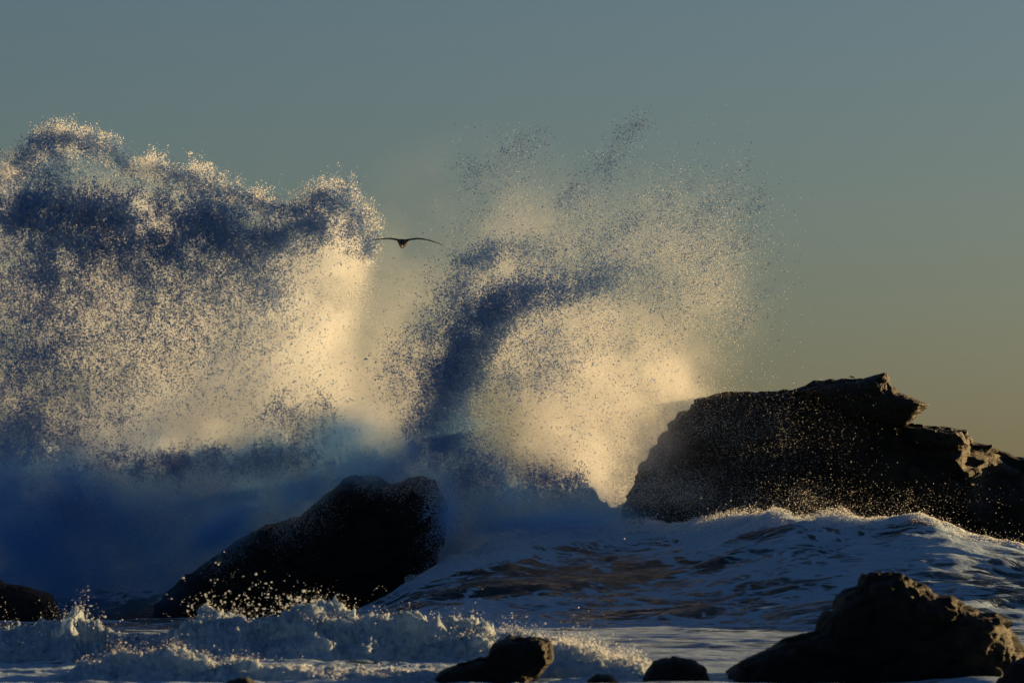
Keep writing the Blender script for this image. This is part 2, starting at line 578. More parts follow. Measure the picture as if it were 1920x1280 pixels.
MID = [(250, 1230), (300, 1130), (345, 1085), (390, 1050), (450, 1008), (500, 985), (560, 968), (610, 925), (655, 897), (690, 889), (712, 892), (732, 906), (750, 903), (768, 893), (790, 892), (815, 900), (838, 950),
       (834, 1010), (815, 1065), (785, 1110), (760, 1150), (740, 1230)]
o = link('rock', rock_mesh('rock', MID, 118.8, 1.9, 280, 90, amp=0.16, freq=1.0, seed=2, strat=0.05, keep=0.8), M_WET)
tag(o, 'large black rock with water streaming over it, beneath the tall spray', 'rock')
LEFT = [(-180, 1230), (-170, 1110), (-60, 1082), (0, 1092), (50, 1100), (92, 1114), (108, 1140), (119, 1168), (124, 1230)]
o = link('rock', rock_mesh('rock', LEFT, 113.6, 1.2, 110, 50, amp=0.06, freq=1.4, seed=3), M_WET)
tag(o, 'low flat-topped black rock at the left edge of the picture', 'rock')
FR = [(1330, 1330), (1366, 1255), (1395, 1236), (1440, 1215), (1470, 1197), (1530, 1182), (1540, 1158), (1560, 1142), (1572, 1118), (1612, 1100), (1622, 1080), (1650, 1074),
      (1685, 1076), (1712, 1094), (1735, 1104), (1752, 1118), (1775, 1116), (1805, 1132), (1830, 1147), (1860, 1148), (1890, 1165), (1898, 1195), (1915, 1222), (1935, 1330)]
o = link('rock', rock_mesh('rock', FR, 70.5, 1.3, 320, 110, amp=0.075, freq=2.6, seed=5, power=0.6), M_WET)
tag(o, 'tall peaked black rock in the right foreground with wet glints on its shoulder', 'rock')
CR = [(790, 1330), (822, 1258), (880, 1240), (915, 1228), (922, 1208), (955, 1194), (1000, 1194), (1030, 1200), (1036, 1216), (1032, 1240), (1000, 1275), (985, 1330)]
o = link('rock', rock_mesh('rock', CR, 69.0, 0.7, 170, 64, amp=0.05, freq=3.2, seed=6), M_WET)
tag(o, 'black wedge of rock amid foam at the bottom, sloping down to the left', 'rock')
SR = [(1195, 1330), (1205, 1270), (1225, 1240), (1262, 1230), (1300, 1240), (1322, 1252), (1332, 1280), (1335, 1330)]
o = link('rock', rock_mesh('rock', SR, 68.0, 0.5, 110, 50, amp=0.035, freq=3.6, seed=8), M_WET)
tag(o, 'small rounded black rock at the bottom between the wedge and the tall peak', 'rock')
TR = [(1090, 1330), (1100, 1275), (1120, 1263), (1145, 1265), (1162, 1280), (1168, 1330)]
o = link('rock', rock_mesh('rock', TR, 66.0, 0.3, 60, 30, amp=0.02, freq=4, seed=9), M_WET)
tag(o, 'tip of a black rock just showing above foam beside the black wedge', 'rock')
TL = [(405, 1330), (425, 1278), (445, 1269), (465, 1269), (485, 1282), (500, 1330)]
o = link('rock', rock_mesh('rock', TL, 66.0, 0.3, 60, 30, amp=0.02, freq=4, seed=10), M_WET)
tag(o, 'tiny black rock tip breaking the foam at the bottom left', 'rock')
BR = [(1850, 1330), (1880, 1262), (1895, 1240), (1930, 1225), (1990, 1240), (2030, 1330)]
o = link('rock', rock_mesh('rock', BR, 67.5, 0.5, 90, 40, amp=0.04, freq=3, seed=12), M_WET)
tag(o, 'black rock cut off by the bottom right corner, beside the tall peak', 'rock')

# ------------------------------------------------------------------ spray: flakes of water and mist
def blob_points(blobs, n):
    """Random points in ellipsoidal puffs (px, py, rx, ry, turn, Y, depth, weight)."""
    b = np.array(blobs, float)
    area = b[:, 7] * b[:, 2] * b[:, 3]
    k = rng.choice(len(b), n, p=area / area.sum())
    b = b[k]
    g = rng.normal(size=(n, 3)) * 0.5
    a = np.radians(b[:, 4])
    du = g[:, 0] * b[:, 2]; dv = g[:, 1] * b[:, 3]
    px = b[:, 0] + du * np.cos(a) - dv * np.sin(a)
    py = b[:, 1] + du * np.sin(a) + dv * np.cos(a)
    Y = b[:, 5] + g[:, 2] * b[:, 6]
    x, y, z = W(px, py, b[:, 5])
    return np.stack([x, Y, z], -1)


def clumpy(p, freq, cut, soft, seed, oct=4, gain=0.6):
    n = fbm(p[:, 0] * freq + seed, p[:, 1] * freq * 0.6 - seed, p[:, 2] * freq + 2 * seed, oct, gain)
    keep = rng.random(len(p)) < np.clip((n - cut) / soft, 0, 1)
    return p[keep]


def flakes(p, size, seed=0):
    """One small tilted triangle per point; returns vertices (3n,3)."""
    n = len(p)
    a = rng.normal(size=(n, 3)); a /= np.linalg.norm(a, axis=1)[:, None]
    b = rng.normal(size=(n, 3)); b -= a * np.sum(a * b, 1)[:, None]; b /= np.linalg.norm(b, axis=1)[:, None]
    c = np.cross(a, b)
    s = size[:, None]
    v0 = p + b * s
    v1 = p - 0.5 * b * s + 0.87 * c * s * rng.uniform(0.6, 1.2, (n, 1))
    v2 = p - 0.5 * b * s - 0.87 * c * s
    return np.stack([v0, v1, v2], 1).reshape(-1, 3)


def clusters(centres, mean, spread, stringy=0.6, origin=None):
    """Ragged gobs of water: each centre becomes a string of points."""
    m = np.clip(rng.lognormal(math.log(mean), 0.7, len(centres)), 1, 60).astype(int)
    idx = np.repeat(np.arange(len(centres)), m)
    d = rng.normal(size=(len(centres), 3)); d /= np.linalg.norm(d, axis=1)[:, None]
    if origin is not None:                       # strung out along their flight
        r = centres - np.array(origin); r /= np.linalg.norm(r, axis=1)[:, None]
        d = d * 0.75 + r; d /= np.linalg.norm(d, axis=1)[:, None]
    sp = spread * np.sqrt(m / mean)
    t = rng.uniform(-1, 1, len(idx))
    off = d[idx] * (t * sp[idx] * 2.2 * stringy)[:, None] + rng.normal(size=(len(idx), 3)) * (sp[idx] * 0.6)[:, None]
    off += np.cross(d[idx], rng.normal(size=(len(centres), 3))[idx]) * ((t ** 2 - 0.3) * sp[idx] * 0.9)[:, None]
    return centres[idx] + off


def spray_object(name, fine, fsize, lump, lsize, parent=None):
    v = np.vstack([flakes(fine, fsize), flakes(lump, lsize)])
    f = np.arange(len(v), dtype=np.int32).reshape(-1, 3)
    me = np_mesh(name, v, f, smooth=False)
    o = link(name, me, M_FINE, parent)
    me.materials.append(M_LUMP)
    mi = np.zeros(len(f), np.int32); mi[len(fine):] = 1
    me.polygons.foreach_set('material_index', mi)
    o['kind'] = 'stuff'
    return o


def above_water(p, m=0.0):
    z, _ = sea_height(p[:, 0], p[:, 1])
    return p[p[:, 2] > z + m]


def mist_material(name, dens, aniso, col):
    t = NT(name)
    v = t.n('VolumePrincipled')
    v.inputs['Color'].default_value = (*col, 1)
    v.inputs['Density'].default_value = dens
    v.inputs['Anisotropy'].default_value = aniso
    t.l(v.outputs[0], t.out.inputs['Volume'])
    return t.m


def mist(name, blobs, vox, lo, hi, mat, nfreq, ncut, parent):
    """A cloud of fine mist with a density grid of its own; the density is summed from puffs and torn by noise."""
    n = [int(math.ceil((hi[i] - lo[i]) / vox)) + 1 for i in range(3)]
    ax = [np.linspace(lo[i], hi[i], n[i]).astype(np.float32) for i in range(3)]
    D = np.zeros((n[2], n[1], n[0]), np.float32)
    Xg, Zg = np.meshgrid(ax[0], ax[2])
    for (px, py, rx, ry, rot, Y, dep, w) in blobs:
        x0, _, z0 = W(px, py, Y)
        s = Y * K
        a = math.radians(-rot)
        dx, dz = (Xg - x0), (Zg - z0)
        u = (dx * math.cos(a) + dz * math.sin(a)) / (rx * s)
        v = (-dx * math.sin(a) + dz * math.cos(a)) / (ry * s)
        g2 = np.exp(-2.0 * (u * u + v * v)) * w
        gy = np.exp(-2.0 * ((ax[1] - Y) / dep) ** 2)
        D += g2[:, None, :] * gy[None, :, None]
    live = D > 0.004
    iz, iy, ix = np.nonzero(live)
    nz = fbm(ax[0][ix] * nfreq, ax[1][iy] * nfreq, ax[2][iz] * nfreq, 4, 0.6)
    dd = D[live]
    D[:] = 0
    dd = dd * np.clip((nz - ncut) / (0.9), 0.0, 1.6)
    sz_, _ = sea_height(ax[0][ix], ax[1][iy])
    dd = np.where(ax[2][iz] < sz_, 0, dd)
    D[iz, iy, ix] = dd
    D[0], D[-1], D[:, 0], D[:, -1], D[:, :, 0], D[:, :, -1] = 0, 0, 0, 0, 0, 0
    me = bpy.data.meshes.new(name)
    N = D.size
    me.vertices.add(N)
    zz, yy, xx = np.meshgrid(ax[2], ax[1], ax[0], indexing='ij')
    me.vertices.foreach_set('co', np.stack([xx, yy, zz], -1).astype(np.float32).ravel())
    fattr(me, 'mist_density', D)
    o = link(name, me, mat, parent)
    ng = bpy.data.node_groups.new(name + '_grid', 'GeometryNodeTree')
    ng.interface.new_socket('Geometry', in_out='INPUT', socket_type='NodeSocketGeometry')
    ng.interface.new_socket('Geometry', in_out='OUTPUT', socket_type='NodeSocketGeometry')
    N_ = ng.nodes
    L_ = ng.links
    gi, go = N_.new('NodeGroupInput'), N_.new('NodeGroupOutput')
    vc = N_.new('GeometryNodeVolumeCube')
    vc.inputs['Min'].default_value = lo
    vc.inputs['Max'].default_value = hi
    for i, ax_n in enumerate('XYZ'):
        vc.inputs['Resolution ' + ax_n].default_value = n[i]
    pos = N_.new('GeometryNodeInputPosition')
    sep = N_.new('ShaderNodeSeparateXYZ')
    L_.new(pos.outputs[0], sep.inputs[0])

    def mth(op, a, b):
        nd = N_.new('ShaderNodeMath'); nd.operation = op
        for i, s in enumerate((a, b)):
            if s is None: continue
            if isinstance(s, (int, float)): nd.inputs[i].default_value = s
            else: L_.new(s, nd.inputs[i])
        return nd.outputs[0]
    ids = []
    for i in range(3):
        t = mth('MULTIPLY', mth('SUBTRACT', sep.outputs[i], float(lo[i])), (n[i] - 1) / (hi[i] - lo[i]))
        t = mth('FLOOR', mth('ADD', t, 0.5), None)
        t = mth('MINIMUM', mth('MAXIMUM', t, 0.0), float(n[i] - 1))
        f2i = N_.new('FunctionNodeFloatToInt'); L_.new(t, f2i.inputs[0])
        ids.append(f2i.outputs[0])

    def imth(op, a, b):
        nd = N_.new('FunctionNodeIntegerMath'); nd.operation = op
        for i, s in enumerate((a, b)):
            if isinstance(s, int): nd.inputs[i].default_value = s
            else: L_.new(s, nd.inputs[i])
        return nd.outputs[0]
    idx = imth('ADD', ids[0], imth('MULTIPLY', imth('ADD', ids[1], imth('MULTIPLY', ids[2], n[1])), n[0]))
    at = N_.new('GeometryNodeInputNamedAttribute'); at.data_type = 'FLOAT'
    at.inputs['Name'].default_value = 'mist_density'
    si = N_.new('GeometryNodeSampleIndex'); si.data_type = 'FLOAT'; si.domain = 'POINT'
    L_.new(gi.outputs[0], si.inputs['Geometry'])
    L_.new(at.outputs[0], si.inputs['Value'])
    L_.new(idx, si.inputs['Index'])
    L_.new(si.outputs[0], vc.inputs['Density'])
    sm = N_.new('GeometryNodeSetMaterial')
    sm.inputs['Material'].default_value = mat
    L_.new(vc.outputs[0], sm.inputs['Geometry'])
    L_.new(sm.outputs[0], go.inputs[0])
    md = o.modifiers.new('grid', 'NODES')
    md.node_group = ng
    o['kind'] = 'stuff'
    return o


# ---- the burst on the left
def along(poly, n, jit, Y, dep):
    """Random points scattered about a polyline given in photo pixels at distance Y."""
    p = np.array(poly, float)
    s = np.concatenate([[0], np.cumsum(np.hypot(*np.diff(p, axis=0).T))])
    t = rng.uniform(0, s[-1], n)
    px = np.interp(t, s, p[:, 0]) + rng.normal(size=n) * jit
    py = np.interp(t, s, p[:, 1]) + rng.normal(size=n) * jit
    x, y, z = W(px, py, np.full(n, float(Y)))
    return np.stack([x, Y + rng.normal(size=n) * dep, z], -1)


# (px, py, rx, ry, turn, Y, depth, weight)
L_FINE = [
    (60, 430, 120, 100, 0, 124.5, 1.6, 0.7), (200, 380, 170, 60, 5, 124.2, 1.6, 0.8), (380, 410, 170, 50, 10, 124.2, 1.6, 0.8), (560, 440, 130, 50, 0, 124.0, 1.6, 0.8),
    (640, 430, 50, 60, -20, 122.5, 1.4, 1.6), (662, 490, 36, 90, 0, 122.5, 1.3, 2.0), (640, 560, 60, 80, 20, 123, 1.6, 1.2), (110, 290, 50, 45, 0, 122.5, 1.2, 0.9), (190, 300, 60, 40, 20, 122.5, 1.2, 0.9),
    (120, 560, 200, 140, 0, 124, 2.4, 0.8), (340, 560, 180, 120, 0, 124, 2.4, 0.8), (500, 560, 120, 90, -30, 124, 2.0, 0.8),
    (100, 720, 200, 140, 0, 124, 2.6, 0.5), (320, 700, 200, 120, 0, 124, 2.6, 0.5), (470, 700, 120, 90, -35, 123, 2.2, 0.7), (250, 810, 220, 50, 0, 123.5, 2.0, 0.5), (560, 790, 160, 70, 0, 122, 2.2, 0.6),
    (130, 920, 110, 40, 0, 121.5, 1.6, 0.7), (420, 900, 240, 50, -8, 118.8, 0.8, 0.9), (180, 950, 220, 80, 0, 118.8, 0.8, 0.7), (660, 860, 120, 40, -10, 118.8, 0.8, 1.0), (300, 1010, 200, 60, -10, 118.4, 0.7, 0.4), (400, 350, 120, 30, 14, 122.5, 1.2, 0.7), (540, 400, 80, 30, 0, 122.5, 1.2, 0.5), (740, 640, 110, 160, 0, 123.5, 2.2, 0.10), (300, 330, 90, 26, 16, 122.5, 1.2, 0.5),
    (830, 930, 40, 60, 0, 117.4, 0.6, 0.5)]
L_LUMP = [
    (20, 380, 70, 60, 0, 121, 1.0, 1.3), (70, 370, 60, 70, 0, 121, 1.0, 1.3), (110, 420, 130, 70, 0, 121, 1.2, 1.2), (240, 400, 150, 50, 4, 121, 1.2, 1.3), (380, 405, 140, 45, 10, 121, 1.2, 1.3), (330, 460, 180, 50, 0, 121, 1.2, 1.0), (480, 445, 130, 40, 4, 121, 1.2, 1.2),
    (590, 425, 80, 34, -8, 121, 1.0, 1.1), (628, 378, 26, 30, 0, 121, 0.7, 1.3), (95, 268, 24, 28, 0, 121, 0.7, 1.0), (90, 310, 40, 40, 0, 121, 0.7, 0.6), (165, 285, 30, 26, 0, 121, 0.7, 0.7), (205, 290, 24, 30, 20, 121, 0.7, 0.7), (380, 350, 60, 20, 15, 121, 0.7, 0.7), (650, 420, 30, 60, 0, 121, 0.8, 0.4),
    (190, 490, 120, 80, 0, 121, 1.4, 0.6), (70, 520, 120, 100, 0, 121, 1.4, 0.6), (340, 540, 130, 100, 0, 121, 1.6, 0.4), (490, 520, 90, 80, 20, 121, 1.4, 0.35), (60, 660, 120, 130, 0, 121, 1.6, 0.45), (30, 800, 80, 120, 0, 121, 1.6, 0.4), (220, 650, 170, 110, 0, 121.5, 1.6, 0.15),
    (560, 780, 80, 50, 0, 120.5, 1.0, 0.35), (470, 660, 120, 80, 0, 121, 1.2, 0.08), (150, 800, 120, 60, 0, 121, 1.2, 0.2), (215, 860, 50, 26, 0, 119.5, 0.8, 0.6), (330, 870, 160, 34, -4, 119.5, 0.8, 0.7), (520, 860, 120, 34, -8, 119.3, 0.8, 0.5), (120, 950, 70, 34, 0, 119.5, 0.8, 0.5), (460, 720, 30, 30, 0, 120.6, .6, .15)]
L_EDGE = [(0, 335), (20, 320), (45, 300), (70, 268), (100, 245), (125, 262), (150, 262), (200, 272), (235, 318), (290, 312), (340, 330), (370, 328), (440, 362), (500, 388), (560, 392), (600, 372), (625, 355), (648, 352), (660, 388), (682, 412), (694, 440), (690, 480)]
L_MIST = [
    (40, 430, 130, 90, 0, 124.5, 2.2, 0.45), (220, 430, 190, 70, 5, 124.5, 2.2, 0.45), (440, 465, 160, 60, 8, 124.5, 2.0, 0.5), (636, 480, 50, 90, 0, 123.5, 1.6, 1.1), (570, 480, 90, 60, 0, 124, 1.6, 0.6), (610, 580, 60, 80, 25, 123.5, 1.6, 0.9),
    (130, 580, 220, 130, 0, 125, 2.6, 0.4), (360, 570, 160, 100, -10, 125, 2.6, 0.45), (540, 620, 90, 110, 30, 124, 2.2, 0.9), (180, 740, 220, 110, 0, 125, 2.6, 0.45), (450, 735, 160, 90, -35, 124, 2.4, 1.6), (300, 800, 160, 60, -15, 124, 2.2, 0.7),
    (640, 730, 160, 110, 0, 124.5, 2.4, 0.26), (760, 600, 110, 180, 0, 125, 2.4, 0.10), (720, 770, 110, 70, 0, 123.5, 2.0, 0.35), (160, 900, 90, 36, 0, 123.5, 1.6, 0.7),
]
L_SURGE = [
    (130, 885, 60, 70, 0, 121, 1.0, 1.0), (265, 850, 60, 60, 10, 121, 1.0, 1.1), (390, 870, 50, 50, 0, 121, 1.0, 0.8), (520, 835, 80, 60, 0, 121, 1.0, 1.1), (650, 815, 80, 46, 0, 121, 1.0, 1.1), (40, 870, 50, 90, 0, 121, 1.0, 0.8),
    (200, 950, 220, 85, 0, 120.5, 1.6, 1.3), (430, 925, 220, 70, -8, 120.5, 1.6, 1.2), (620, 880, 150, 50, -14, 120.5, 1.5, 1.2), (180, 1070, 220, 110, 0, 119.5, 1.6, 1.2), (-20, 1000, 160, 200, 0, 120, 2.0, 0.6), (760, 845, 120, 46, -20, 120, 1.2, 1.0), (740, 890, 50, 40, 0, 119.6, 1.0, 1.4),
    (400, 960, 150, 40, -32, 120.0, 1.0, 0.8), (560, 900, 130, 34, -30, 120.0, 1.0, 0.8), (280, 1080, 60, 70, -30, 116.6, 0.5, 0.8), (410, 995, 150, 44, -32, 116.3, 0.5, 2.4), (550, 925, 120, 36, -30, 116.3, 0.5, 2.2), (690, 888, 90, 28, 0, 116.3, 0.5, 1.8), (842, 960, 22, 80, 0, 116.3, 0.4, 1.4)]

fine = clumpy(blob_points(L_FINE, 800000), 1.1, -0.55, 0.9, 3.1)
lc = np.vstack([clumpy(blob_points(L_LUMP, 98000), 2.2, -0.32, 0.85, 8.2, 5, 0.75), clumpy(along(L_EDGE, 9000, 9, 121.3, 0.5), 2.4, -0.05, 0.4, 5.0)])
lump = clusters(lc, 8, 0.036, 0.8, WV(330, 1150, 121))
L_GRAIN = [(130, 520, 220, 120, 0, 121, 1.4, 1.2), (370, 530, 180, 110, 0, 121, 1.4, 0.9), (100, 690, 200, 150, 0, 121, 1.6, 1.2), (300, 680, 180, 110, 0, 121.2, 1.4, 0.6), (500, 560, 90, 90, 0, 121, 1.2, 0.6), (60, 840, 120, 90, 0, 121, 1.2, 1.0), (520, 740, 160, 100, 0, 121, 1.2, 0.12)]
lump = np.vstack([lump, clumpy(blob_points(L_GRAIN, 190000), 2.4, -0.55, 1.0, 14.0, 5, 0.75)])
ee = clusters(clumpy(along(L_EDGE, 4800, 12, 122.2, 0.7), 2.0, -0.15, 0.5, 4.0), 26, 0.075)
veil = clumpy(np.vstack([along([(840, 1060), (836, 1000), (842, 950), (822, 900), (790, 886)], 16000, 26, 116.3, 0.25), along([(800, 886), (735, 908), (690, 886), (640, 905), (560, 965), (480, 995), (390, 1055)], 36000, 26, 116.3, 0.3)]), 1.6, -0.3, 0.6, 3.0)
fine = np.vstack([above_water(fine), veil, ee]); lump = above_water(lump)
fs = 0.003 + 0.010 * rng.random(len(fine)) ** 2.2
fs[-len(ee):] = 0.007 + 0.017 * rng.random(len(ee))
left = spray_object('wave_spray', fine, fs, lump, 0.008 + 0.022 * rng.random(len(lump)) ** 2.4)
tag(left, 'huge curling burst of white spray on the left, dense and blue in its shadow', 'spray')
print('COUNT left', len(fine), len(lump))
M_MIST = mist_material('spray_mist', 1.35, 0.55, (0.96, 0.97, 1.0))
M_DENSE = mist_material('dense_spray_mist', 2.6, 0.55, (0.93, 0.96, 1.0))
M_SURGE = mist_material('shade_blue_mist', 1.35, 0.3, (0.26, 0.62, 1.0))  # low mist: the blue of its shade is put into the scattering colour
mist('mist', L_MIST, 0.1, (-14.6, 117.5, 0.6), (1.6, 129.0, 12.6), M_DENSE, 0.9, -0.36, left)
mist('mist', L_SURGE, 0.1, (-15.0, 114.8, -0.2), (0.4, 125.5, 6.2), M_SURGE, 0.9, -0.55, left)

# ---- the burst on the right
R_FINE = [
    (900, 300, 60, 80, 20, 122, 1.2, 0.05), (960, 280, 60, 50, -30, 122, 1.2, 0.07), (1130, 320, 70, 50, -40, 122, 1.4, 0.20), (1180, 250, 30, 40, -40, 122, 1.2, 0.10), (950, 380, 110, 90, 0, 122, 1.6, 0.12), (1340, 400, 90, 110, 0, 122, 1.8, 0.18),
    (1000, 480, 180, 100, 0, 122.5, 2.0, 0.25), (1200, 460, 180, 130, -20, 122.5, 2.2, 0.28), (1340, 500, 110, 130, 0, 122.5, 2.0, 0.45), (900, 600, 120, 140, 0, 122.5, 2.0, 0.35), (1060, 620, 180, 130, -20, 122.5, 2.2, 0.6),
    (1240, 620, 170, 130, -10, 122.5, 2.2, 0.55), (1100, 760, 170, 130, 0, 125.5, 2.2, 1.0), (1150, 860, 110, 110, 0, 127, 1.6, 2.2), (1180, 860, 110, 90, 0, 121, 1.0, 0.5), (1000, 890, 160, 26, 10, 121.5, 0.8, 1.0), (1230, 780, 120, 110, 0, 125, 2.0, 0.8), (850, 720, 120, 120, 0, 122.5, 2.0, 0.35), (740, 680, 90, 120, 0, 122, 2.0, 0.12),
    (1220, 930, 130, 50, 0, 120.5, 1.2, 1.3), (1330, 830, 170, 130, 0, 121, 1.6, 0.22), (1450, 850, 170, 120, 0, 121, 1.6, 0.09), (1500, 940, 260, 40, 0, 120, 1.2, 0.35), (1420, 800, 120, 90, 0, 121, 1.6, 0.05), (1190, 880, 50, 90, 20, 121.4, 0.8, 0.8), (1240, 830, 70, 60, -40, 121.6, 0.8, 0.5),
    (860, 870, 110, 60, 0, 119.6, 1.0, 1.6), (940, 950, 150, 60, 0, 119.2, 1.0, 1.8), (860, 1010, 70, 50, -30, 118.6, 0.7, 1.6), (1000, 900, 90, 50, 0, 120, 1.0, 1.0), (1060, 950, 120, 50, 0, 119.6, 1.0, 0.8), (830, 1040, 50, 60, 30, 119, 0.8, 0.8)]
R_LUMP = [
    (825, 805, 60, 50, 0, 120.3, 0.9, 1.2), (848, 725, 120, 50, -78, 120.4, 0.9, 1.3), (885, 645, 120, 54, -60, 120.5, 0.9, 1.0), (938, 585, 120, 48, -42, 120.6, 0.9, 0.8), (1015, 552, 130, 46, -18, 120.6, 0.9, 0.5), (1100, 530, 120, 40, -14, 120.6, 0.9, 0.28),
    (900, 485, 60, 28, -12, 120.6, 0.7, 0.6), (968, 464, 80, 24, 0, 120.6, 0.7, 0.3), (862, 545, 46, 60, 0, 120.6, 0.8, 0.35), (800, 655, 50, 110, 20, 120.6, 0.8, 0.25), (740, 690, 50, 60, 0, 120.6, 0.8, 0.14), (1000, 680, 140, 80, -30, 121, 1.0, 0.18), (880, 880, 80, 60, 0, 119.6, 0.7, 0.5),
    (1130, 320, 60, 26, -42, 121, 0.8, 0.10), (1180, 240, 24, 20, -30, 121, 0.6, 0.07), (960, 290, 70, 24, -30, 121, 0.8, 0.03), (890, 360, 40, 60, 0, 121, 0.8, 0.04), (1330, 430, 100, 80, -40, 121, 1.0, 0.05), (1150, 450, 160, 80, -30, 121, 1.2, 0.06), (1250, 560, 160, 120, -30, 121, 1.2, .05),
    (1030, 900, 60, 30, 20, 119.6, 0.7, 0.35), (1080, 895, 18, 22, 0, 119.6, 0.4, 0.6), (830, 960, 34, 70, 0, 116.8, .5, .35)]
R_DROP = [(1130, 330, 80, 40, -42, 121, 0.8, 1), (950, 330, 110, 90, -20, 121, 1.0, .8), (1250, 420, 200, 120, 0, 121, 1.2, .7), (980, 520, 190, 100, 0, 120.5, 1.2, 1.4), (820, 640, 110, 130, 0, 120.5, 1.2, 1.2), (1200, 560, 220, 120, 0, 121, 1.2, .8), (740, 680, 60, 80, 0, 120.6, 1., 1.0), (620, 640, 90, 120, 0, 121, 1.2, .3), (1100, 760, 180, 150, 0, 121.5, 1.2, 1.0), (1020, 640, 160, 100, -30, 121, 1.2, 1.2)]
R_MIST = [
    (1080, 620, 180, 130, -20, 123.5, 2.4, 0.24), (1280, 570, 130, 140, 0, 123.5, 2.4, 0.17), (930, 580, 120, 150, 0, 123.5, 2.2, 0.26), (1000, 430, 180, 110, 0, 123.5, 2.2, 0.07), (1240, 430, 150, 110, 0, 123.5, 2.2, 0.06), (900, 440, 300, 240, 0, 124.5, 2.6, 0.02), (1200, 860, 60, 80, 20, 121.6, 0.9, 0.5), (1260, 830, 60, 70, 0, 121.6, 0.9, 0.2),
    (1080, 760, 170, 140, 0, 126, 2.4, 0.5), (1110, 820, 130, 130, 0, 128.5, 2.0, 0.65), (1150, 930, 150, 80, 0, 129.5, 1.8, 1.3), (1230, 740, 110, 120, 0, 126, 2.2, 0.6), (760, 720, 110, 130, 0, 123.5, 2.0, 0.42),
]
R_SURGE = [
    (860, 860, 90, 60, 0, 121.5, 1.3, 1.3), (960, 940, 170, 55, 0, 121.0, 1.3, 1.3), (1110, 960, 100, 34, 0, 120.5, 1.1, 1.0), (850, 1030, 60, 50, -40, 119, 0.9, 1.5), (880, 990, 90, 40, 0, 119.6, 1.0, 1.4), (960, 985, 130, 26, 0, 118.6, 0.8, 1.6), (1080, 975, 120, 22, 0, 118.6, 0.8, 1.3)]
fine = clumpy(blob_points(R_FINE, 800000), 1.2, -0.5, 0.9, 21.7)
lc = clumpy(blob_points(R_LUMP, 60000), 2.6, -0.45, 0.95, 31.2, 5, 0.85)
plumes = [[(1050, 395), (1110, 322), (1180, 255), (1207, 222)], [(880, 345), (940, 298), (1020, 245)], [(850, 440), (900, 385), (975, 320)], [(870, 250), (880, 300), (895, 350)], [(1290, 440), (1345, 380), (1400, 290)],
          [(1360, 500), (1400, 420), (1435, 330)], [(1120, 470), (1190, 420), (1290, 330)], [(1000, 500), (1080, 430), (1130, 330)], [(1230, 560), (1330, 480), (1420, 440)], [(1380, 620), (1430, 540), (1450, 480)]]
pl = np.vstack([along(q, 900, 13, 121, 0.5) for q in plumes[:1] * 2 + plumes])
lump = np.vstack([clusters(lc, 6, 0.042, 1.1, WV(850, 980, 120)), clumpy(blob_points(R_DROP, 36000), 1.4, -0.3, 0.7, 12.0), clusters(clumpy(pl, 1.6, -0.2, 0.5, 2.0), 2.2, 0.03, 1.0, WV(850, 980, 120))])
fine = above_water(fine); lump = above_water(lump)
right = spray_object('wave_spray', fine, 0.003 + 0.010 * rng.random(len(fine)) ** 2.2, lump, 0.008 + 0.022 * rng.random(len(lump)) ** 2.4)
tag(right, 'fanned burst of scattered droplets in the middle, rising beside the headland', 'spray')
print('COUNT right', len(fine), len(lump))
mist('mist', R_MIST, 0.105, (-6.6, 118.4, 0.2), (8.6, 132.6, 13.6), M_MIST, 1.0, -0.35, right)
mist('mist', R_SURGE, 0.1, (-3.8, 116.4, -0.2), (5.2, 124.0, 8.4), M_SURGE, 1.0, -0.55, right)

